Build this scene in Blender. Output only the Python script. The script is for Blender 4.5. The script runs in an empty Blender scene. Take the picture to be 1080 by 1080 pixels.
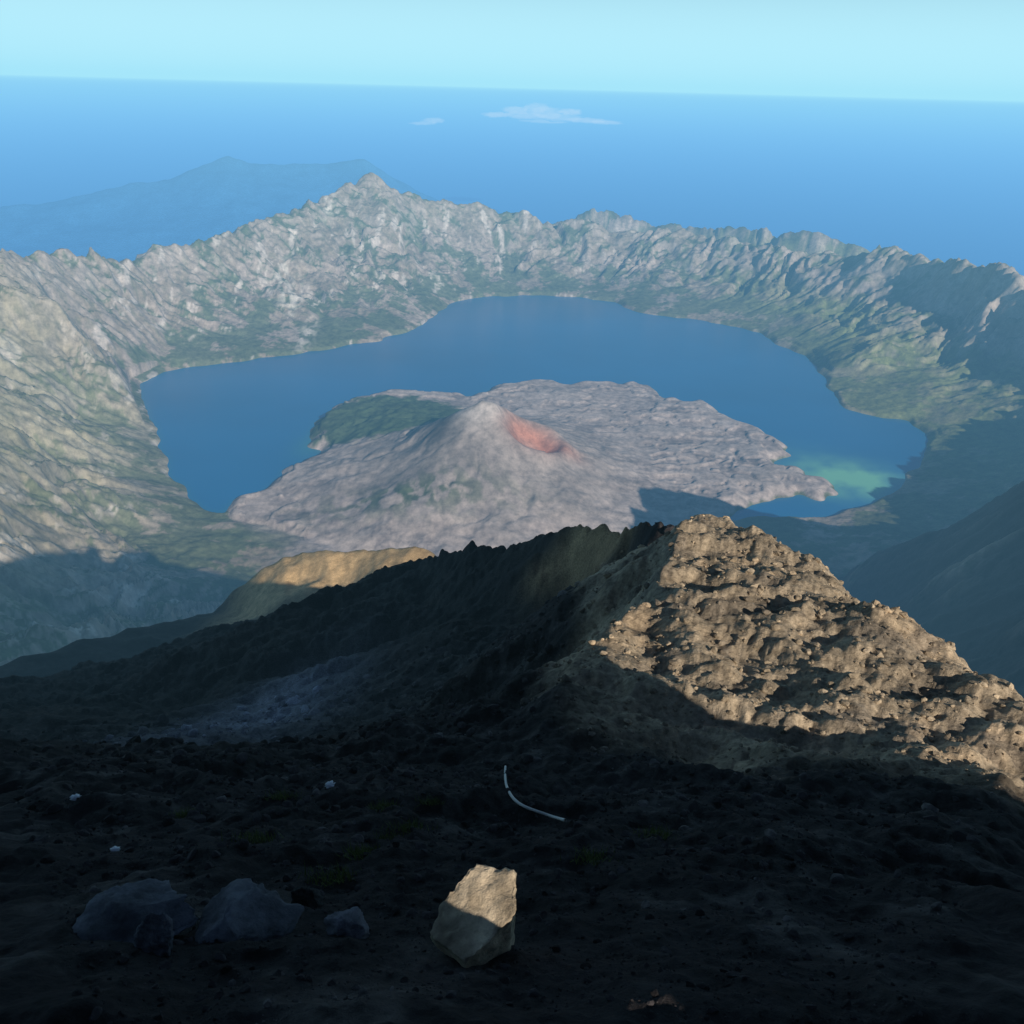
import bpy, math, random, bmesh
import numpy as np
from mathutils import Vector, Matrix
from mathutils.geometry import delaunay_2d_cdt
random.seed(3); rng=np.random.default_rng(7)
S=bpy.context.scene; COL=S.collection

# ---------------- camera geometry ----------------
PITCH=math.atan((540-92)/900.); ROLL=math.radians(1.5)
sp,cp=math.sin(PITCH),math.cos(PITCH)
r0=np.array([1,0,0.]);u0=np.array([0,sp,cp]);fw=np.array([0,cp,-sp])
rt=r0*math.cos(ROLL)+u0*math.sin(ROLL); up=-r0*math.sin(ROLL)+u0*math.cos(ROLL)
def ray(u,v): return fw+rt*((u-540)/900.)+up*((540-v)/900.)
def PD(u,v,D): return ray(u,v)*D
def PZ(u,v,z):
    d=ray(u,v); return d*(z/d[2])
def PR(u,v,r):
    d=ray(u,v); return d*(r/math.hypot(d[0],d[1]))
# ---------------- sun ----------------
PHI=math.radians(32); ELEV=math.radians(26); TE=math.tan(ELEV)
E1=(math.cos(PHI),math.sin(PHI)); G1=(math.sin(PHI),-math.cos(PHI))
def ab(P): 
    a=E1[0]*P[0]+E1[1]*P[1]; g=G1[0]*P[0]+G1[1]*P[1]; return a,P[2]-TE*g

# ---------------- noise ----------------
def mk(seed):
    g=np.random.default_rng(seed); p=g.permutation(1024); a=g.random(1024)*2*np.pi
    return p,np.cos(a),np.sin(a)
TAB={}
def gn(x,y,seed=0):
    if seed not in TAB: TAB[seed]=mk(seed)
    p,cx,cy=TAB[seed]
    xf=np.floor(x);yf=np.floor(y);fx=x-xf;fy=y-yf
    xi=xf.astype(np.int64);yi=yf.astype(np.int64)
    def h(i,j,dx,dy):
        k=p[(p[i&1023]+j)&1023]; return cx[k]*dx+cy[k]*dy
    sx=fx*fx*fx*(fx*(fx*6-15)+10);sy=fy*fy*fy*(fy*(fy*6-15)+10)
    a=h(xi,yi,fx,fy);b=h(xi+1,yi,fx-1,fy);c=h(xi,yi+1,fx,fy-1);d=h(xi+1,yi+1,fx-1,fy-1)
    a=a+(b-a)*sx;c=c+(d-c)*sx
    return (a+(c-a)*sy)*1.5
def fbm(x,y,n=4,seed=0,gain=.5):
    s=0;am=1
    for i in range(n):
        s=s+am*gn(x*2**i+i*17.3,y*2**i-i*9.1,seed+i);am*=gain
    return s
def ridged(x,y,n=4,seed=0,gain=.5):
    s=0;am=1
    for i in range(n):
        s=s+am*(1-2*np.abs(gn(x*2**i+i*7.3,y*2**i-i*3.1,seed+i)));am*=gain
    return s
def blocks(x,y,seed=0):
    """angular broken-rock relief: tilted, flat-topped wedges around jittered centres"""
    if seed not in TAB: TAB[seed]=mk(seed)
    p,cx,cy=TAB[seed]
    xi=np.floor(x).astype(np.int64);yi=np.floor(y).astype(np.int64)
    best=np.full(x.shape,-2.)
    for dx in (-1,0,1):
        for dy in (-1,0,1):
            k=p[(p[(xi+dx)&1023]+yi+dy)&1023]
            px=x-(xi+dx)-.5-.42*cx[k]; py=y-(yi+dy)-.5-.42*cy[k]
            k2=p[(k+17)&1023]; c,s=cx[k2],cy[k2]
            U=np.abs(c*px+s*py); V=np.abs(-s*px+c*py)*1.3
            top=.25+.35*cx[p[(k+5)&1023]]
            v=np.minimum(top+.5*(cx[k]*px+cy[k]*py), top+.55-1.9*np.maximum(U,V))
            best=np.maximum(best,v)
    return best
def ss(x,a,b):
    t=np.clip((x-a)/(b-a),0,1); return t*t*(3-2*t)

# ---------------- TIN raster ----------------
def tin(pts,edges,X,Y):
    pts=np.array(pts,float)
    out=delaunay_2d_cdt([Vector((p[0],p[1])) for p in pts],edges,[],0,1e-7)
    V=out[0];Fs=out[2];O=out[3]
    val=np.zeros(len(V))
    xy=np.array([[v.x,v.y] for v in V])
    for i,o in enumerate(O):
        if len(o): val[i]=pts[o[0],2]
        else:
            d=np.hypot(*(pts[:,:2]-xy[i]).T)+1e-9; k=np.argsort(d)[:3]; val[i]=np.sum(pts[k,2]/d[k])/np.sum(1/d[k])
    Z=np.full((len(Y),len(X)),np.nan)
    for f in Fs:
        if len(f)!=3: continue
        A,B,C=xy[f[0]],xy[f[1]],xy[f[2]]
        i0=np.searchsorted(X,min(A[0],B[0],C[0])-1e-9);i1=np.searchsorted(X,max(A[0],B[0],C[0])+1e-9)
        j0=np.searchsorted(Y,min(A[1],B[1],C[1])-1e-9);j1=np.searchsorted(Y,max(A[1],B[1],C[1])+1e-9)
        if i1<=i0 or j1<=j0: continue
        gx,gy=np.meshgrid(X[i0:i1],Y[j0:j1])
        den=(B[1]-C[1])*(A[0]-C[0])+(C[0]-B[0])*(A[1]-C[1])
        if abs(den)<1e-14: continue
        l1=((B[1]-C[1])*(gx-C[0])+(C[0]-B[0])*(gy-C[1]))/den
        l2=((C[1]-A[1])*(gx-C[0])+(A[0]-C[0])*(gy-C[1]))/den
        l3=1-l1-l2
        m=(l1>=-1e-6)&(l2>=-1e-6)&(l3>=-1e-6)
        z=l1*val[f[0]]+l2*val[f[1]]+l3*val[f[2]]
        sub=Z[j0:j1,i0:i1]; sub[m]=z[m]
    return Z
def blur(Z,n):
    for _ in range(n):
        P=np.pad(Z,1,mode='edge')
        Z=(P[:-2,1:-1]+P[2:,1:-1]+P[1:-1,:-2]+P[1:-1,2:]+2*P[1:-1,1:-1])/6
    return Z
def bil(Z,X,Y,x,y):
    fx=np.clip((x-X[0])/(X[1]-X[0]),0,len(X)-1.001);fy=np.clip((y-Y[0])/(Y[1]-Y[0]),0,len(Y)-1.001)
    i=fx.astype(int);j=fy.astype(int);a=fx-i;b=fy-j
    return (Z[j,i]*(1-a)+Z[j,i+1]*a)*(1-b)+(Z[j+1,i]*(1-a)+Z[j+1,i+1]*a)*b

# ---------------- unseen summit crest right of and behind the viewpoint, shaped to cast the shadows ----------------
HA=[(-3000,-700),(-900,-250),(-300,-40),(-100,-2),(-20,0),(3,-2.5),(14,-4),(20,-6),(26,-9),(29.5,-13.5),(31,-18),(32.5,-26),(36,-36),(42,-40),(60,-46),(80,-50),(95,-52),(106,-40),(115,-16),(150,-14),(157,-90),(172,-150),(300,-165),(469,-215),(700,-350),(1200,-480),(1900,-480),(2085,-454),(2380,-350),(2470,-344),(2600,-400),(2800,-560),(2961,-660),(3215,-700),(3710,-680),(6000,-800)]
HG=[(-3000,300),(-100,30),(-20,10),(35,10),(60,5),(95,8),(115,25),(150,25),(200,0),(500,0),(1200,-300),(1900,-700),(2452,-1000),(6000,-1000)]
def shadow_ridge(x,y,slope):
    a=E1[0]*x+E1[1]*y; g=G1[0]*x+G1[1]*y
    h=np.interp(a,*zip(*HA)); g0=np.interp(a,*zip(*HG))
    return h+TE*g0-slope*np.maximum(0,g0-g)-.55*np.maximum(0,g-g0)

# ---------------- mesh helper ----------------
def fill_mesh(name,V,q,colr,mat,smooth=True):
    me=bpy.data.meshes.new(name);k=q.shape[1]
    me.vertices.add(len(V)); me.vertices.foreach_set('co',V.reshape(-1).astype(np.float32))
    me.loops.add(q.size); me.loops.foreach_set('vertex_index',q.reshape(-1).astype(np.int32))
    me.polygons.add(len(q)); me.polygons.foreach_set('loop_start',(np.arange(len(q))*k).astype(np.int32))
    me.polygons.foreach_set('use_smooth',np.full(len(q),smooth,bool))
    me.update(calc_edges=True)
    if colr is not None:
        at=me.color_attributes.new('Col','FLOAT_COLOR','POINT')
        c=np.ones((len(V),4),np.float32);c[:,:3]=colr.reshape(-1,3);at.data.foreach_set('color',c.reshape(-1))
    me.materials.append(mat)
    o=bpy.data.objects.new(name,me);COL.objects.link(o);return o
def grid_mesh(name,P,colr,mat):
    n,m=P.shape[:2];idx=np.arange(n*m).reshape(n,m)
    q=np.stack([idx[:-1,:-1],idx[:-1,1:],idx[1:,1:],idx[1:,:-1]],-1).reshape(-1,4)
    return fill_mesh(name,P.reshape(-1,3),q,colr,mat)
def tri_mesh(name,V,T,colr,mat,smooth=True): return fill_mesh(name,V,T,colr,mat,smooth)

# ---------------- materials ----------------
def newmat(n):
    m=bpy.data.materials.new(n);m.use_nodes=True
    nt=m.node_tree;b=nt.nodes['Principled BSDF'];b.inputs['Specular IOR Level'].default_value=.1;b.inputs['Roughness'].default_value=.95
    return m,nt,b
def terrain_mat(n,scales,bump=None):
    m,nt,b=newmat(n)
    L=nt.links.new
    at=nt.nodes.new('ShaderNodeAttribute');at.attribute_name='Col'
    geo=nt.nodes.new('ShaderNodeNewGeometry')
    cur=at.outputs['Color']
    for s,lo,hi in scales:
        no=nt.nodes.new('ShaderNodeTexNoise');no.inputs['Scale'].default_value=s;no.inputs['Detail'].default_value=6;no.inputs['Roughness'].default_value=.7
        L(geo.outputs['Position'],no.inputs['Vector'])
        mr=nt.nodes.new('ShaderNodeMapRange');mr.inputs[1].default_value=.35;mr.inputs[2].default_value=.65;mr.inputs[3].default_value=lo;mr.inputs[4].default_value=hi
        L(no.outputs['Fac'],mr.inputs[0])
        mx=nt.nodes.new('ShaderNodeVectorMath');mx.operation='SCALE'
        L(cur,mx.inputs[0]);L(mr.outputs[0],mx.inputs['Scale']);cur=mx.outputs[0]
    L(cur,b.inputs['Base Color'])
    if bump:
        prev=None
        for s,st,dist in bump:
            no=nt.nodes.new('ShaderNodeTexNoise');no.inputs['Scale'].default_value=s;no.inputs['Detail'].default_value=8;no.inputs['Roughness'].default_value=.7
            L(geo.outputs['Position'],no.inputs['Vector'])
            bp=nt.nodes.new('ShaderNodeBump');bp.inputs['Strength'].default_value=st;bp.inputs['Distance'].default_value=dist
            L(no.outputs['Fac'],bp.inputs['Height'])
            if prev: L(prev,bp.inputs['Normal'])
            prev=bp.outputs['Normal']
        L(prev,b.inputs['Normal'])
    return m
M_FAR=terrain_mat('crater_rock',[(.003,.85,1.15),(.025,.7,1.3)],[(.03,.35,7)])
M_NEAR=terrain_mat('summit_scree',[(.12,.7,1.3),(2.0,.6,1.4)],[(.25,.5,.8),(2.5,.8,.25)])
M_ROCK=terrain_mat('loose_rock',[(3.,.65,1.35)],[(4,.7,.12)])

# =====================================================================
#  CALDERA
# =====================================================================
LZ=-1700.
shore_top=[(143,405),(165,395),(200,387),(245,382),(300,375),(350,367),(395,360),(430,350),(455,335),(475,319),(510,313),(560,311),(610,313),(650,319),(668,328),(700,333),(760,341),(800,350),(822,364),(852,376),(868,395),(880,415),(895,432),(935,440),(965,446),(978,460)]
shore_right=[(978,480),(962,503),(945,520),(915,533),(870,547)]
shore_bot=[(800,548),(700,565),(500,585),(300,565),(240,548),(215,538),(195,525),(176,503),(167,480),(164,452),(150,425)]
outer=shore_top+shore_right+shore_bot
penin=[(235,538),(265,524),(290,511),(302,496),(320,488),(345,480),(325,468),(330,450),(350,432),(385,420),(430,416),(480,417),(500,418),(530,408),(550,404),(575,403),(600,406),(640,405),(680,407),(700,420),(722,426),(745,424),(755,436),(790,450),(820,463),(832,475),(808,486),(850,500),(888,517),(860,524),(780,530),(740,600),(500,640),(240,600)]
W=lambda L:np.array([PZ(u,v,LZ)[:2] for u,v in L])
outW=W(outer);penW=W(penin)
rim=[(-120,285,5000),(0,264,5800),(66,264,6300),(100,269,6500),(140,276,6800),(165,261,7000),(200,253,7200),(250,245,7500),(265,237,7650),(300,222,8000),(345,207,8400),(372,192,8650),(390,184,8700),(404,190,8710),(420,200,8740),(440,209,8800),(480,214,8880),(520,221,8950),(560,223,9000),(580,237,9000),(620,231,9000),(650,247,9000),(700,244,8900),(740,250,8800),(780,255,8500),(830,266,8200),(870,264,8050),(905,269,7900),(930,260,7750),(960,270,7500),(1016,276,7000),(1080,292,6500),(1250,400,5200)]
pts=[];edges=[]
def add(P): pts.append((P[0],P[1],P[2]));return len(pts)-1
def chain(L):
    for a,b in zip(L[:-1],L[1:]): edges.append((a,b))
ri=[add(PR(*p)) for p in rim];chain(ri)
si=[add(PZ(u,v,-1692)) for u,v in outer]
ru=[p[0] for p in rim];rv=[p[1] for p in rim];rr=[p[2] for p in rim]
su=[p[0] for p in shore_top];sv=[p[1] for p in shore_top]
for u in [175,215,260,310,360,410,445,490,540,590,640,690,740,790,830,870]:
    A=PZ(u,np.interp(u,su,sv),-1692);B=PR(u,np.interp(u,ru,rv),np.interp(u,ru,rr))
    for t,hh in ((.3,.15),(.65,.43)):
        P=A*(1-t)+B*t; P[2]=-1692+hh*(B[2]+1692); add(P)
for p in rim:
    P=PR(*p); k=(p[2]+1300)/p[2]; Q=P*k; Q[2]=min(P[2]-520,-1650); add(Q)
    k=15500/p[2]; Q=P*k;Q[2]=-3900;add(Q)
for u,v,r in [(600,232,10800),(625,217,10900),(660,227,10900),(700,238,10900),(830,252,9800),(862,240,9900),(895,256,9900)]:
    add(PR(u,v,r))
for q in [(110,380,-1380),(66,375,-1330),(66,330,-1150),(66,430,-1420),(0,420,-1250),(110,440,-1580),(66,500,-1430),(120,500,-1590),(66,560,-1420),(130,560,-1560),(0,560,-1250),(-120,450,-1000),(-120,600,-950),(66,600,-1400),(150,600,-1540),(200,570,-1640),(250,600,-1650),(300,600,-1660),(66,650,-1250),(150,650,-1420),(200,650,-1480),(300,650,-1600),(66,720,-1000),(200,720,-1200),(400,650,-1620),(400,720,-1400),(560,650,-1620),(0,720,-850),(-200,720,-700),(-400,400,-900),(-400,800,-500),
          (935,397,-1630),(900,376,-1570),(985,384,-1560),(950,352,-1440),(1016,405,-1570),(1000,442,-1640),(1016,470,-1640),(1016,510,-1640),(1080,470,-1600),(1080,380,-1430),(1016,335,-1340),(960,322,-1370),(1200,450,-1450),
          (950,545,-1650),(880,570,-1670),(780,560,-1680),(1016,560,-1600),(900,620,-1620),(1016,640,-1540),(760,620,-1640),(700,700,-1500),(900,720,-1400),(1200,700,-1200),
          (200,900,-800),(540,900,-900),(900,900,-800)]:
    add(PZ(*q))
for p in [(-9000,0,-600),(9000,0,-2200),(-15000,6000,-3500),(15000,6000,-3500),(0,500,-500),(-14000,15000,-3900),(14000,15000,-3900),(0,17500,-3900)]: add(p)
RX=np.arange(-9000,9001,20.);RY=np.arange(500,16001,20.)
Z=tin(pts,edges,RX,RY)
Z=np.where(np.isnan(Z),-3900,Z)
Z=blur(Z,2)
gx,gy=np.meshgrid(RX,RY)
def inside(poly,x,y):
    c=np.zeros(x.shape,bool);n=len(poly)
    for i in range(n):
        x1,y1=poly[i];x2,y2=poly[(i+1)%n]
        if y1==y2: continue
        m=((y1>y)!=(y2>y))&(x<(x2-x1)*(y-y1)/(y2-y1)+x1);c^=m
    return c
wx=gx+28*fbm(gx/160,gy/160,3,40);wy=gy+40*fbm(gx/160+9,gy/160,3,45)
jx=gx+40*fbm(gx/80,gy/80,4,50);jy=gy+90*fbm(gx/100+5,gy/100,4,55)
inL=inside(outW,wx,wy);inP=inside(penW,jx,jy)
lake=inL&~inP
landd=blur((~lake).astype(float),5)
pen=blur((inP&inL).astype(float),2)
far_from=blur((~inL).astype(float),40)

def far_height(x,y):
    z0=bil(Z,RX,RY,x,y)
    cxx,cyy=100.,5400.
    th=np.arctan2(x-cxx,y-cyy);rc=np.hypot(x-cxx,y-cyy)
    wl=ss(z0,-1690,-1450)*ss(bil(far_from,RX,RY,x,y),.45,.9)
    wq=fbm(x/900,y/900,3,60)*.6; wr=fbm(x/400,y/400,3,63)
    am=.6+.5*ss(fbm(x/1500,y/1500,2,66),-.5,.5)
    g=ridged(th*6+wq*2.0+wr*.25,rc/1900+wq+wr*.2,6,70,.52)
    gv=ridged(th*16+wq*1.5+wr*.3,rc/3200+wr*.2,4,75,.55)
    g2=fbm(x/130+wr,y/130-wr,6,80,.6)
    nn=fbm(x/600,y/600,4,90,.5)
    z=z0+wl*(56*am*(g-1.0)+20*(gv-.9)+15*g2+18*nn)
    z=z+(1-wl)*(9*fbm(x/260,y/260,5,95,.6)+5)
    C=PZ(508,432,-1330);d=np.hypot(x-C[0],y-C[1])*(1+.10*fbm(x/350,y/350,3,33))
    t=np.clip(1-d/1120,0,1)
    cone=-1705+30*ss(t,0,.3)+395*t**2.05
    ang=np.arctan2(x-C[0],y-C[1])
    cone=cone-9*np.clip(t*2,0,1)*(ridged(ang*2+fbm(x/200,y/200,3,44)*.6,d/900,3,120)-.6)*ss(d,60,300)+2*fbm(x/130,y/130,4,77,.45)
    C2=PZ(560,450,-1400);d2=np.hypot((x-C2[0])/1.0,(y-C2[1])/1.0)
    cone=cone-85*np.exp(-(d2/105)**2)+28*np.exp(-((d2-165)/45)**2)
    d3=np.hypot(x-C[0]+15,y-C[1]-60); cone=cone-30*np.exp(-(d3/50)**2)
    p=bil(pen,RX,RY,x,y)
    fl=ridged(x/420+fbm(x/200,y/200,3,133)*.5,y/420,4,134,.5)
    lav=-1690+20*ss(p,.5,1)+3.5*fbm(x/120,y/120,6,130,.6)*ss(p,.5,1)+12*fbm(x/500,y/500,2,131)*ss(p,.5,1)+8*ss(fl,.9,1.15)*ss(p,.5,1)
    z=np.where(p>.4,np.maximum(lav,np.where(d<1120,cone,-9999)+1.2*fbm(x/50,y/50,3,7)),np.maximum(z,np.where(d<1120,cone,-9999)))
    H=PZ(412,442,-1640);d4=np.hypot((x-H[0])/430,(y-H[1])/430)
    z=np.where(p>.4,z+75*np.exp(-d4**2*1.6)*(1+.2*fbm(x/90,y/90,3,8)),z)
    ld=bil(landd,RX,RY,x,y)
    z=np.where(ld<.97,np.minimum(z,-1725+60*ld+2),z)
    rg=shadow_ridge(x,y,1.12)+14*g2+25*nn+30*(g-1)
    z=np.where(y>300,np.maximum(z,rg),z)
    return z,wl,p,d,d2,d4,g,nn,fl
TH=np.radians(np.linspace(-52,64,1250))
R=np.concatenate([np.linspace(1150,3000,170)[:-1],np.linspace(3000,9600,640)[:-1],np.linspace(9600,15800,70)])
T2,R2=np.meshgrid(TH,R)
x=R2*np.sin(T2);y=R2*np.cos(T2)
z,wl,p,d,d2,d4,g,nn,fl=far_height(x,y)
dzr=np.gradient(z,axis=0)/np.gradient(R2,axis=0);dzt=np.gradient(z,axis=1)/(np.gradient(T2,axis=1)*R2)
sl=np.hypot(dzr,dzt)
def mixc(c,n,w): return c*(1-w[...,None])+np.array(n)*w[...,None]
c=np.zeros(x.shape+(3,))+np.array([.27,.215,.16])
c=mixc(c,(.38,.305,.255),ss(fbm(x/450,y/450,4,155),-.2,.5)*.7)
hi_=ss(z,-1450,-1150)
veg=ss(fbm(x/300,y/300,6,150,.66)-.35*(sl-.6)-.3*(g-1.0)+.25*ss(-z,1350,1650)-.08*hi_,-.06,.2)
c=mixc(c,(.07,.105,.04),veg*.75)
vegf=ss(fbm(x/45,y/45,4,151,.65),.1,.5)
c=mixc(c,(.08,.10,.05),vegf*.4)
c=mixc(c,(.40,.325,.28),ss(sl,.8,1.4)*.6*ss(fbm(x/90,y/90,4,160),-.4,.3))
scar=ss(fbm(x/110,y/330,4,170,.6),.4,.65)*ss(sl,.4,.8)
c=mixc(c,(.58,.50,.44),scar*.7*ss(-x,-2500,500)*ss(-z,900,1100))
for u,v in ((303,297),(312,300),(296,290),(320,318),(377,331),(350,265)):
    A=PZ(u,v,-1400);q=np.exp(-((x-A[0])/55)**2-((y-A[1])/240)**2);c=mixc(c,(.62,.55,.48),q*.9*ss(fbm(x/50,y/120,3,171),-.4,.3))
c=mixc(c,(.20,.22,.07),ss(x,1500,2500)*ss(-z,1350,1500)*.6*(1-.6*vegf))
c=mixc(c,(.36,.33,.21),ss(-x,1000,2200)*ss(-y,-5200,-3600)*.7*(1-.5*vegf)*(1-.5*veg))
lavc=np.zeros_like(c)+np.array([.39,.315,.28])
lavc=mixc(lavc,(.20,.16,.15),ss(fbm(x/150,y/150,6,180,.65),-.1,.5)*.6)
lavc=mixc(lavc,(.45,.375,.335),ss(fl,.95,1.15)*.4)
lavc=mixc(lavc,(.17,.14,.13),(ss(fl,.78,.9)-ss(fl,.9,1.0))*.5)
lavc=mixc(lavc,(.30,.25,.225),ss(-d,-850,-450)*.85)
lavc=mixc(lavc,(.17,.14,.13),ss(fbm(x/320,y/320,5,185,.5),.1,.6)*ss(-d,-850,-450)*.5)
A=PZ(462,455,-1420);lavc=mixc(lavc,(.08,.068,.065),np.exp(-((x-A[0])/90)**2-((y-A[1])/130)**2)*.92)  # shaded facet left of the peak, painted in as dark colour
lavc=mixc(lavc,(.45,.17,.10),np.exp(-((d2-80)/70)**2)*.8)
A=PZ(585,465,-1460);lavc=mixc(lavc,(.45,.18,.11),np.exp(-((x-A[0])/110)**2-((y-A[1])/60)**2)*.8)
lavc=mixc(lavc,(.55,.48,.44),np.exp(-((d-60)/60)**2)*.65)
lavc=mixc(lavc,(.05,.085,.035),ss(-d4+.15*fbm(x/80,y/80,4,189),-1.1,-.9)*.93)
lavm=np.maximum(ss(p,.35,.6),ss(-d,-1160,-960))
c=c*(1-lavm[...,None])+lavc*lavm[...,None]
B=PZ(430,552,LZ);c=mixc(c,(.06,.08,.035),np.exp(-((x-B[0])/420)**2-((y-B[1])/110)**2)*ss(fbm(x/70,y/70,4,190),-.25,.2)*.95)
c=mixc(c,(.045,.04,.04),ss(shadow_ridge(x,y,1.12)-z+60,0,60))
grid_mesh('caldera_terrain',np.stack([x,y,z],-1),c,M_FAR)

# ---------------- lake ----------------
def water_mat(name,base,rough,shallow=None,bumpscale=.02,bd=1.0,bs=.15):
    m,nt,b=newmat(name);L=nt.links.new
    b.inputs['Roughness'].default_value=rough;b.inputs['Specular IOR Level'].default_value=.4
    b.inputs['Base Color'].default_value=(*base,1)
    geo=nt.nodes.new('ShaderNodeNewGeometry')
    no=nt.nodes.new('ShaderNodeTexNoise');no.inputs['Scale'].default_value=bumpscale;no.inputs['Detail'].default_value=5
    L(geo.outputs['Position'],no.inputs['Vector'])
    bp=nt.nodes.new('ShaderNodeBump');bp.inputs['Strength'].default_value=bs;bp.inputs['Distance'].default_value=bd
    L(no.outputs['Fac'],bp.inputs['Height']);L(bp.outputs['Normal'],b.inputs['Normal'])
    if shallow:
        at=nt.nodes.new('ShaderNodeAttribute');at.attribute_name='Col';L(at.outputs['Color'],b.inputs['Base Color'])
    return m
M_LAKE=water_mat('lake_water',(.01,.07,.16),.25,True)
lx=np.arange(-3200,3601,25.);ly=np.arange(2600,8600,25.)
gx2,gy2=np.meshgrid(lx,ly)
sh=blur((~lake).astype(float),10)
shv=bil(sh,RX,RY,gx2,gy2)
lc=np.zeros(gx2.shape+(3,))+np.array([.008,.125,.30])
lc=lc*(1+.12*fbm(gx2/900,gy2/900,3,12))[...,None]
lc=mixc(lc,(.03,.17,.22),ss(shv,.15,.5)*.4)
A=PZ(908,506,LZ);B2=PZ(868,500,LZ)
sx=np.exp(-((gx2-A[0])/190)**2-((gy2-A[1])/170)**2)+.5*np.exp(-((gx2-B2[0])/200)**2-((gy2-B2[1])/250)**2)
lc=mixc(lc,(.22,.55,.33),np.clip(sx*(1+.5*fbm(gx2/120,gy2/120,4,5)),0,1)*.9)
A=PZ(330,470,LZ);lc=mixc(lc,(.05,.22,.22),np.exp(-((gx2-A[0])/90)**2-((gy2-A[1])/170)**2)*.5)
grid_mesh('crater_lake',np.stack([gx2,gy2,gx2*0+LZ],-1),lc,M_LAKE)

# ---------------- sea ----------------
M_SEA=water_mat('sea_water',(.04,.18,.34),.35)
aa=np.linspace(0,2*np.pi,181);rr_=np.array([100,4000,9000,16000,30000,60000,120000,225000.])
A2,RR=np.meshgrid(aa,rr_)
grid_mesh('sea',np.stack([RR*np.sin(A2),RR*np.cos(A2),RR*0-3700],-1)[::-1],None,M_SEA)

# ---------------- distant mountains ----------------
def far_range(name,prof,r,depth,seed):
    us=[q[0] for q in prof];vs=[q[1] for q in prof]
    n=260;m=60
    P=np.zeros((m,n,3))
    for i,u in enumerate(np.linspace(us[0],us[-1],n)):
        Q=PR(u,np.interp(u,us,vs),r)
        hgt=Q[2]+3700
        t=np.linspace(-1,1,m)
        rad=r+t*depth
        P[:,i,0]=Q[0]/r*rad;P[:,i,1]=Q[1]/r*rad
        P[:,i,2]=-3700+hgt*(1-np.abs(t))**1.15
    nz=fbm(P[...,0]/1800,P[...,1]/1800,6,seed);e=ss((P[...,2]+3700),0,900)
    P[...,2]+=nz*110*e-8
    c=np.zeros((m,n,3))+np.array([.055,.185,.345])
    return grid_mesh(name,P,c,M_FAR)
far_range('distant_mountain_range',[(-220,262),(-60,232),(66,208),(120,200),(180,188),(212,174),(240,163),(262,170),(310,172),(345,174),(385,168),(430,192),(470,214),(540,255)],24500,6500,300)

# ---------------- clouds ----------------
def ico(sub):
    bm=bmesh.new();bmesh.ops.create_icosphere(bm,subdivisions=sub,radius=1)
    V=np.array([v.co[:] for v in bm.verts]);T=np.array([[v.index for v in f.verts] for f in bm.faces]);bm.free();return V,T
def glow_air_mat(name,SIG,colr):
    m=bpy.data.materials.new(name);m.use_nodes=True;nt=m.node_tree;nt.nodes.clear()
    out=nt.nodes.new('ShaderNodeOutputMaterial');ab_=nt.nodes.new('ShaderNodeVolumeAbsorption');em=nt.nodes.new('ShaderNodeEmission');ad=nt.nodes.new('ShaderNodeAddShader')
    ab_.inputs['Color'].default_value=(0,0,0,1);ab_.inputs['Density'].default_value=SIG
    em.inputs['Color'].default_value=(*colr,1);em.inputs['Strength'].default_value=SIG  # air glows by emission, standing in for scattered sunlight
    nt.links.new(ab_.outputs[0],ad.inputs[0]);nt.links.new(em.outputs[0],ad.inputs[1]);nt.links.new(ad.outputs[0],out.inputs['Volume'])
    return m
V0,T0=ico(4);VV=[];TT=[];k=0
for i,(u,v,hw,hh) in enumerate([(524,121,13,2.2),(543,116,12,3.2),(556,122,18,3),(566,114,12,4.2),(577,119,15,5),(592,124,20,3.2),(602,118,10,2.6),(618,127,18,2.2),(640,129,14,1.6),(458,127,10,2.2),(446,130,12,1.3),(575,128,22,1.6)]):
    D=19500+(i%6)*1700;Q=PR(u,v,D);px=D/900*1.05
    n=1+.35*fbm(V0[:,0]*2.2+i,V0[:,1]*2+V0[:,2],5,i,.6)
    VV.append(V0*n[:,None]*np.array([hw*px,650,hh*px])+Q);TT.append(T0+k);k+=len(V0)
tri_mesh('cloud',np.concatenate(VV),np.concatenate(TT),None,glow_air_mat('self_lit_cloud',4.5e-4,(.95,.93,.97)))  # cloud shines by its own emission instead of sunlight

# =====================================================================
#  SUMMIT SLOPE AND FOREGROUND RIDGE
# =====================================================================
npts=[];ned=[]
def addn(u,v,D):
    P=PD(u,v,D);r=math.hypot(P[0],P[1]);npts.append((math.atan2(P[0],P[1]),math.log(r),P[2]/r));return len(npts)-1
for v,D in ((1080,9),(1020,11.3),(973,14),(900,20),(850,28)):
    for u in [-500,-100,200,540,880]: addn(u,v,D if u<800 or D<20 else D*1.08)
    k=1 if D>=20 else 0
    if k: addn(1060,v,D*1.24)
    addn(1200,v+110*k,D);addn(1600,v+230*k,D)
for q in [(-500,800,45),(-100,800,48),(66,802,50),(215,803,52),(330,800,48),(450,800,44),(560,800,43),(680,798,45),(800,795,46),(900,793,46.5),(1016,786,48),(1200,930,34),(1600,1100,30)]: addn(*q)
LF=1.09
for q in [(740,741,48),(690,711,51.5),(850,760,45.5),(850,700,54),(940,740,48),(1016,740,48),(1080,790,44),(1200,920,36),(900,650,61),(800,650,61),(730,650,62),(760,590,80),(1016,712,52.5),(830,620,69)]: addn(q[0],q[1],q[2]*LF)
def line(Q):
    L=[addn(*q) for q in Q]
    for a,b in zip(L[:-1],L[1:]): ned.append((a,b))
def drop(Q,dv,k):
    for u,v,D in Q: addn(u,v+dv,D*k)
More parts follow.
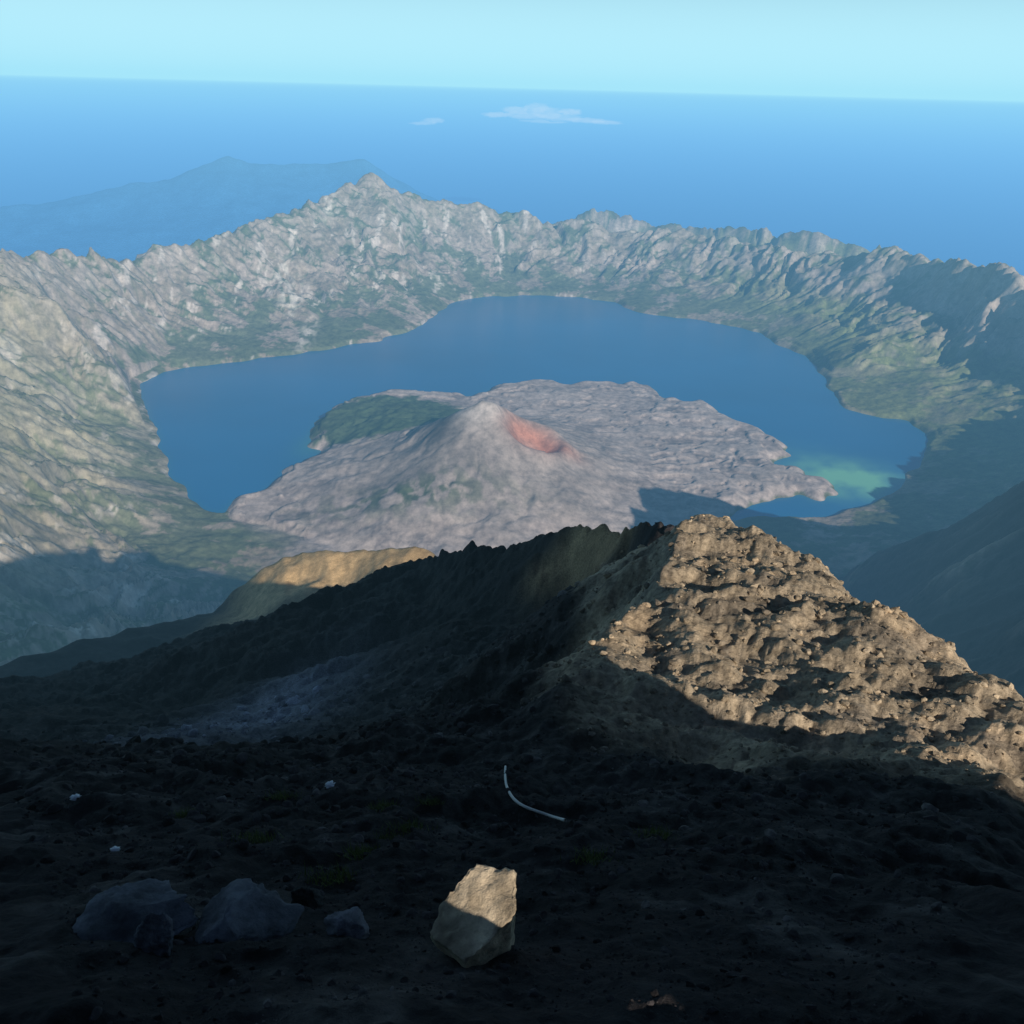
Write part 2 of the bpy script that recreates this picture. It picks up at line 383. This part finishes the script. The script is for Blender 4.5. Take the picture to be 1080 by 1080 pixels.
sky=[(722,547,93),(732,539,97),(748,537,98),(766,543,96),(780,564,90),(800,576,86),(830,580,84),(860,594,80),(880,612,76),(920,642,70),(960,657,66),(1016,692,57),(1080,737,50),(1250,900,42)]
sky=[(a,b,c_*LF) for a,b,c_ in sky]
line(sky);drop(sky[1:],80,1.5)
line([(a,b,c_*LF) for a,b,c_ in [(620,676,57),(650,655,60),(690,628,66),(703,600,74),(714,568,86)]])
sh_=[(600,702,56),(540,735,58),(450,765,62),(370,778,66),(300,787,66),(215,795,66),(66,788,70),(-100,792,72),(-500,800,72)]
line(sh_);drop(sh_,35,1.5)
for q in [(600,690,190),(450,740,170),(370,745,180),(300,772,170),(215,785,180),(66,775,200),(-100,780,200),(365,705,260),(300,730,230),(200,740,260),(100,740,280),(-100,750,280),
          (520,640,240),(450,640,290),(600,630,225),(660,605,195),(690,580,175)]: addn(*q)
lsky=[(695,551,176),(662,560,198),(637,554,220),(600,562,240),(560,571,260),(520,584,285),(500,574,300),(470,584,330),(440,596,360),(400,618,395),(350,638,425),(250,660,440),(150,690,430),(66,708,410),(-50,725,400),(-500,790,350)]
line(lsky);drop(lsky,110,1.3)
och=[(480,620,840),(460,583,850),(437,572,860),(400,580,880),(340,577,920),(300,586,950),(275,600,960),(250,618,970),(225,645,980)]
line(och);drop(och,90,1.3)
for q in [(300,655,800),(400,650,760),(350,622,850)]: addn(*q)
for u in range(-500,1700,200): addn(u,790,1500);addn(u,760,1900)
for th in np.radians([-75,-50,-25,0,25,50,75]):
    for r,zz in ((.8,-2.0),(1.6,-3.7),(2.6,-5.3),(4,-7.3)):npts.append((th,math.log(r),zz/r))
for th in np.radians([-80,80]):
    for r,zz in ((.8,-2.0),(1.6,-3.7),(5.6,-8),(15,-18),(40,-46),(200,-190),(1500,-1200)):npts.append((th,math.log(r),zz/r))
NT=np.radians(np.linspace(-78,78,1200));NL=np.linspace(math.log(.85),math.log(1350),900)
Qn=tin(npts,ned,NT,NL)
for j in range(Qn.shape[0]):
    row=Qn[j];g=~np.isnan(row)
    if g.all(): continue
    if g.any(): row[~g]=np.interp(NT[~g],NT[g],row[g])
    elif j: Qn[j]=Qn[j-1]
Qn=blur(Qn,2)
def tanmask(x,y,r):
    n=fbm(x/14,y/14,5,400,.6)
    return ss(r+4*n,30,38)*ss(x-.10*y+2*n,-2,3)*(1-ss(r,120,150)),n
SUN_CUT=[(30,-8),(31.5,-20),(34,-26),(40,-33),(60,-42),(90,-52),(106,-56)]   # unseen ground right of the viewpoint, cut down to let sun through, a(b)
def near_height(th,lr):
    r=np.exp(lr);x=r*np.sin(th);y=r*np.cos(th)
    zt=bil(Qn,NT,NL,th,lr)*r
    rg=shadow_ridge(x,y,1.3)
    z=np.maximum(zt,rg); onr=ss(rg-zt,-1,3)
    q=0
    lam=64.;i=0
    while lam>.11:
        w=ss(r/lam,1.2,4)*ss(lam/r,.006,.016)
        if (w>0).any():
            A=(.07*lam if lam>8 else .11*lam)
            n=gn(x/lam+3*i,y/lam-5*i,200+i) if i%2 else (.55-1.6*np.abs(gn(x/lam+3*i,y/lam-5*i,200+i)))
            q=q+A*w*n
        lam/=1.75;i+=1
    wx_=x+.35*gn(x/1.5,y/1.5,501);wy_=y+.35*gn(x/1.5+7,y/1.5,502)
    bl=1.25*blocks(wx_/6.5,wy_/6.5,510)*ss(r,42,62)*(.35+.65*ss(gn(x/20,y/20,503),-.3,.3))
    bl=bl+.55*blocks(wx_/2.4+9,wy_/2.4,511)*ss(r,22,45)*(.5+.5*ss(gn(x/9,y/9,504),-.3,.3))
    bl=bl+.2*blocks(x/.9+3,y/.9,512)*ss(r,8,16)*(1-ss(r,90,130))
    q=q*(1-.25*ss(r,40,60)*(1-ss(r,120,160)))+bl*(1+1.2*ss(r,180,260))*(1-ss(r,500,600))
    z=z+q*(1-.72*onr)
    a=E1[0]*x+E1[1]*y; g=G1[0]*x+G1[1]*y
    cap=np.interp(a,*zip(*SUN_CUT))+TE*g+.5*q*(1-.72*onr)
    m=ss(x/np.maximum(y*cp-z*sp,.1),.62,.70)*((a>30)&(a<106))
    m=np.where(y*cp-z*sp<=.1,1.*((a>30)&(a<106)),m)
    z=np.where(z>cap,z*(1-m)+cap*m,z)
    return x,y,z
def ground(x0,y0):
    th=np.arctan2(x0,y0);lr=.5*np.log(x0*x0+y0*y0)
    _,_,zz=near_height(np.atleast_1d(th),np.atleast_1d(lr));return zz
def ground_px(u,v):
    """first hit of a sight line with the slope"""
    d=ray(u,v);D=np.exp(np.linspace(math.log(6),math.log(400),1500))
    P=d[None]*D[:,None];g=ground(P[:,0],P[:,1]);k=np.argmax(P[:,2]<g);return np.array([P[k,0],P[k,1],g[k]])
# a notch cut in the unseen crest lets the sun reach one pale boulder
PB=ground_px(508,1003);DB=float(PB@fw)
aB,bB=ab(PB);bB-=.7
HA=[q for q in HA if not (2<=q[0]<=8)]+[(aB-1.0,-2.7),(aB-.75,bB),(aB+.8,bB),(aB+1.05,-3.1)]
HA.sort()
TH=np.concatenate([np.radians(np.linspace(-60,-38,120)[:-1]),np.radians(np.linspace(-38,42,1250)[:-1]),np.radians(np.linspace(42,100,330)[:-1]),np.radians(np.linspace(100,300,420))])
LR=np.linspace(math.log(.85),math.log(1340),900)
T2,L2=np.meshgrid(TH,LR)
Tq=np.where(T2>np.pi,T2-2*np.pi,T2)
x,y,z=near_height(Tq,L2);r=np.exp(L2)
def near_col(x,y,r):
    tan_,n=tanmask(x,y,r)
    c=np.zeros(x.shape+(3,))+np.array([.026,.023,.024])  # dark base on the shaded slope, part of the shade put into colour
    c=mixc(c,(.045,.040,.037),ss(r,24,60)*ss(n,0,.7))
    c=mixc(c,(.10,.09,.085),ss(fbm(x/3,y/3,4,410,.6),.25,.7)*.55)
    c=mixc(c,(.024,.021,.020),ss(r,160,200)*.9)  # far flank darkened further, its shade painted in
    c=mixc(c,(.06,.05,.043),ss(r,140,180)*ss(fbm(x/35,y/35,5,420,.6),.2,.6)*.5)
    c=mixc(c,(.38,.30,.21),tan_)  # tan rock, kept to the sunlit face and painted paler for its light
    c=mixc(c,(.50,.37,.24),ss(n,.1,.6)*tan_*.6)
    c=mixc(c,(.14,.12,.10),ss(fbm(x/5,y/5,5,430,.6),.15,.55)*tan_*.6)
    A=PD(350,588,905);c=mixc(c,(.62,.42,.22),np.exp(-((x-A[0])/118)**6-((y-A[1])/85)**6))  # orange crest, coloured only as far as the sun lights it
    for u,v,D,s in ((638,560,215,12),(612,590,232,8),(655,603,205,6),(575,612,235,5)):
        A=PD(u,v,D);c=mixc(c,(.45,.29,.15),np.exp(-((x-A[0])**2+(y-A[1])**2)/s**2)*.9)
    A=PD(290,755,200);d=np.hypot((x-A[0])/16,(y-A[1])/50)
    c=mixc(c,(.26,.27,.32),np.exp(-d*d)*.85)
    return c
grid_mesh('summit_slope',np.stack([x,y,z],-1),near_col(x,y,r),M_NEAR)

# ---------------- loose stones ----------------
V1,T1=ico(2)
def rockset(n):
    out=[]
    for i in range(n):
        v=V1.copy();g=np.random.default_rng(i)
        for _ in range(7):
            nrm=g.normal(size=3);nrm/=np.linalg.norm(nrm);dd=g.uniform(.45,.85)
            t=v@nrm;ex=np.maximum(0,t-dd);v-=ex[:,None]*nrm
        v*=g.uniform(.7,1.2,3)*np.array([1,1,.75]);v+=g.normal(0,.04,v.shape);out.append(v)
    return out
RS=rockset(16)
N=17000
th=np.radians(rng.uniform(-38,38,N));lr=rng.uniform(math.log(6),math.log(180),N)
x,y,z=near_height(th,lr);r=np.exp(lr)
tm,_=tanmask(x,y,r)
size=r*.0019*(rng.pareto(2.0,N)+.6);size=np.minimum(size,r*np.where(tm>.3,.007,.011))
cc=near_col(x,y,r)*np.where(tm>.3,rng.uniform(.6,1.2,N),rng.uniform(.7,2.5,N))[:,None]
VV=[];TT=[];CC=[];k=0
for i in range(N):
    a=rng.uniform(0,6.28);s=size[i];v=RS[i%16]
    ca,sa=math.cos(a),math.sin(a)
    VV.append(np.stack([v[:,0]*ca-v[:,1]*sa,v[:,0]*sa+v[:,1]*ca,v[:,2]],1)*s+np.array([x[i],y[i],z[i]+s*.1]))
    TT.append(T1+k);CC.append(np.repeat(cc[i:i+1],len(V1),0));k+=len(V1)
tri_mesh('loose_stones',np.concatenate(VV),np.concatenate(TT),np.concatenate(CC),M_ROCK,False)

# ---------------- boulders ----------------
V3,T3=ico(5)
def boulder(u,v,wpx,hpx,seed,col,tall=1.,sink=.3,P=None,cuts=14,lo=.55,hi=.9,nz_=.10):
    if P is None: P=ground_px(u,v)
    D=P@fw
    w=wpx/900*D/2;h=hpx/900*D/2
    g=np.random.default_rng(seed);q=V3.copy()
    for _ in range(cuts):
        n=g.normal(size=3);n/=np.linalg.norm(n);dd=g.uniform(lo,hi);ex=np.maximum(0,q@n-dd);q-=ex[:,None]*n
    nz=fbm(q[:,0]*2.2+seed,q[:,1]*2.2+q[:,2]*1.7,6,seed,.6)+.6*fbm(q[:,0]*9,q[:,2]*9+q[:,1]*5,3,seed+3)
    q=q*(1+nz_*nz)[:,None]
    q=q/np.abs(q).max(0)
    q=q*np.array([w,w,h*1.3*tall])
    q=q+P+np.array([0,0,h*(1-sink)])
    c=np.zeros((len(q),3))+np.array(col)
    c*=(1+.5*fbm(q[:,0]*1.25/w,q[:,2]*1.25/w,4,seed))[:,None]
    return tri_mesh('boulder',q,T3,c,M_ROCK)
boulder(510,1003,104,92,41,(.56,.45,.32),1.15,.25,PB,10,.4,.7,.06)
boulder(150,985,130,40,12,(.11,.115,.135))
boulder(262,985,112,46,13,(.12,.125,.145))
boulder(168,1000,44,42,14,(.11,.11,.13))
boulder(368,985,56,28,15,(.11,.11,.13))
boulder(325,955,34,30,16,(.03,.03,.03))

# ---------------- rope ----------------
pp=[(533,812),(532,825),(535,838),(543,850),(556,858),(572,863),(585,867),(596,870)]
m,nt,b=newmat('pale_rope');b.inputs['Base Color'].default_value=(.75,.72,.66,1)
cu=bpy.data.curves.new('rope','CURVE');cu.dimensions='3D';cu.bevel_depth=.045;cu.bevel_resolution=2
s=cu.splines.new('NURBS');s.points.add(len(pp)-1);s.use_endpoint_u=True;s.order_u=4
for i,q in enumerate(pp):
    P=ground_px(*q);s.points[i].co=(P[0],P[1],P[2]+.16,1)
cu.materials.append(m)
o=bpy.data.objects.new('rope',cu);COL.objects.link(o)

# ---------------- litter ----------------
m,nt,b=newmat('white_plastic');b.inputs['Base Color'].default_value=(.8,.82,.85,1);b.inputs['Roughness'].default_value=.5
for i,(u,v,s) in enumerate([(80,843,.12),(348,829,.12),(122,898,.08)]):
    P=ground_px(u,v);q,T=ico(3)
    q=q*(1+.45*fbm(q[:,0]*2+i,q[:,1]*2+q[:,2]*2,3,i))[:,None]*np.array([s*1.3,s,s*.6])+P+np.array([0,0,s*.4])
    tri_mesh('plastic_bag',q,T,None,m)

# ---------------- grass tufts ----------------
m,nt,b=newmat('dry_grass');b.inputs['Base Color'].default_value=(.10,.125,.035,1)
VV=[];TT=[];k=0
for (u,v) in [(430,872),(405,852),(385,900),(412,885),(455,845),(270,885),(350,925),(690,880),(300,840),(620,905),(200,860)]:
    P=ground_px(u,v)
    for j in range(260):
        ox,oy=rng.normal(0,.22,2);L_=rng.uniform(.08,.28);a=rng.uniform(0,6.28);t=rng.uniform(.1,.9)
        bx=np.array([P[0]+ox,P[1]+oy,P[2]-.06-oy*.75]);tip=bx+np.array([math.cos(a)*L_*t,math.sin(a)*L_*t,L_])
        w=np.array([-math.sin(a),math.cos(a),0])*.012
        VV.append(np.array([bx-w,bx+w,tip]));TT.append(np.array([[k,k+1,k+2]]));k+=3
tri_mesh('grass_tufts',np.concatenate(VV),np.concatenate(TT),None,m,False)

# ---------------- haze layers (air, self-glowing in place of scattered light) ----------------
def haze(name,SIG,colr,z0,z1,rad):
    bm=bmesh.new();bmesh.ops.create_cone(bm,cap_ends=True,segments=96,radius1=rad,radius2=rad,depth=z1-z0)
    me=bpy.data.meshes.new(name);bm.to_mesh(me);bm.free();me.materials.append(glow_air_mat(name,SIG,colr))
    o=bpy.data.objects.new(name,me);o.location=(0,0,(z0+z1)/2);COL.objects.link(o)
haze('haze_layer',3.3e-5,(.09,.345,.83),-3820,-1101,224500)
haze('haze_layer',4.6e-5,(.235,.60,.92),-1100,-60,224000)
haze('haze_layer',3.2e-5,(.38,.79,.96),-59,600,223000)

# ---------------- light ----------------
w=bpy.data.worlds.new('World');S.world=w;w.use_nodes=True;nt=w.node_tree;L=nt.links.new
bg=nt.nodes['Background'];bg.inputs['Strength'].default_value=.05
sk=nt.nodes.new('ShaderNodeTexSky');sk.sky_type='NISHITA';sk.sun_disc=False;sk.sun_elevation=ELEV
tosun=Vector((G1[0]*math.cos(ELEV),G1[1]*math.cos(ELEV),math.sin(ELEV)))
sk.sun_rotation=math.atan2(tosun.x,tosun.y);sk.altitude=2500;sk.air_density=.8;sk.dust_density=.15;sk.ozone_density=3
tc=nt.nodes.new('ShaderNodeTexCoord');sep=nt.nodes.new('ShaderNodeSeparateXYZ');L(tc.outputs['Generated'],sep.inputs[0])
mr=nt.nodes.new('ShaderNodeMapRange');mr.interpolation_type='SMOOTHSTEP';mr.inputs[1].default_value=.03;mr.inputs[2].default_value=.22;mr.inputs[3].default_value=1;mr.inputs[4].default_value=0
L(sep.outputs['Z'],mr.inputs[0])
mix=nt.nodes.new('ShaderNodeMix');mix.data_type='RGBA';L(mr.outputs[0],mix.inputs[0]);L(sk.outputs[0],mix.inputs[6])
mix.inputs[7].default_value=(10,17.5,20,1)   # bright cyan band low over the horizon
L(mix.outputs[2],bg.inputs[0])
ld=bpy.data.lights.new('sun','SUN');ld.energy=5;ld.angle=math.radians(.5);ld.color=(1,.92,.8)
o=bpy.data.objects.new('sun',ld);o.rotation_euler=tosun.to_track_quat('Z','Y').to_euler();COL.objects.link(o)

# ---------------- camera ----------------
cd=bpy.data.cameras.new('camera');cd.lens=30;cd.sensor_width=36;cd.clip_start=.3;cd.clip_end=400000
o=bpy.data.objects.new('camera',cd);COL.objects.link(o)
bk=-fw
o.matrix_world=Matrix(((rt[0],up[0],bk[0],0),(rt[1],up[1],bk[1],0),(rt[2],up[2],bk[2],0),(0,0,0,1)))
S.camera=o
S.view_settings.view_transform='Standard';S.view_settings.look='None';S.view_settings.exposure=0
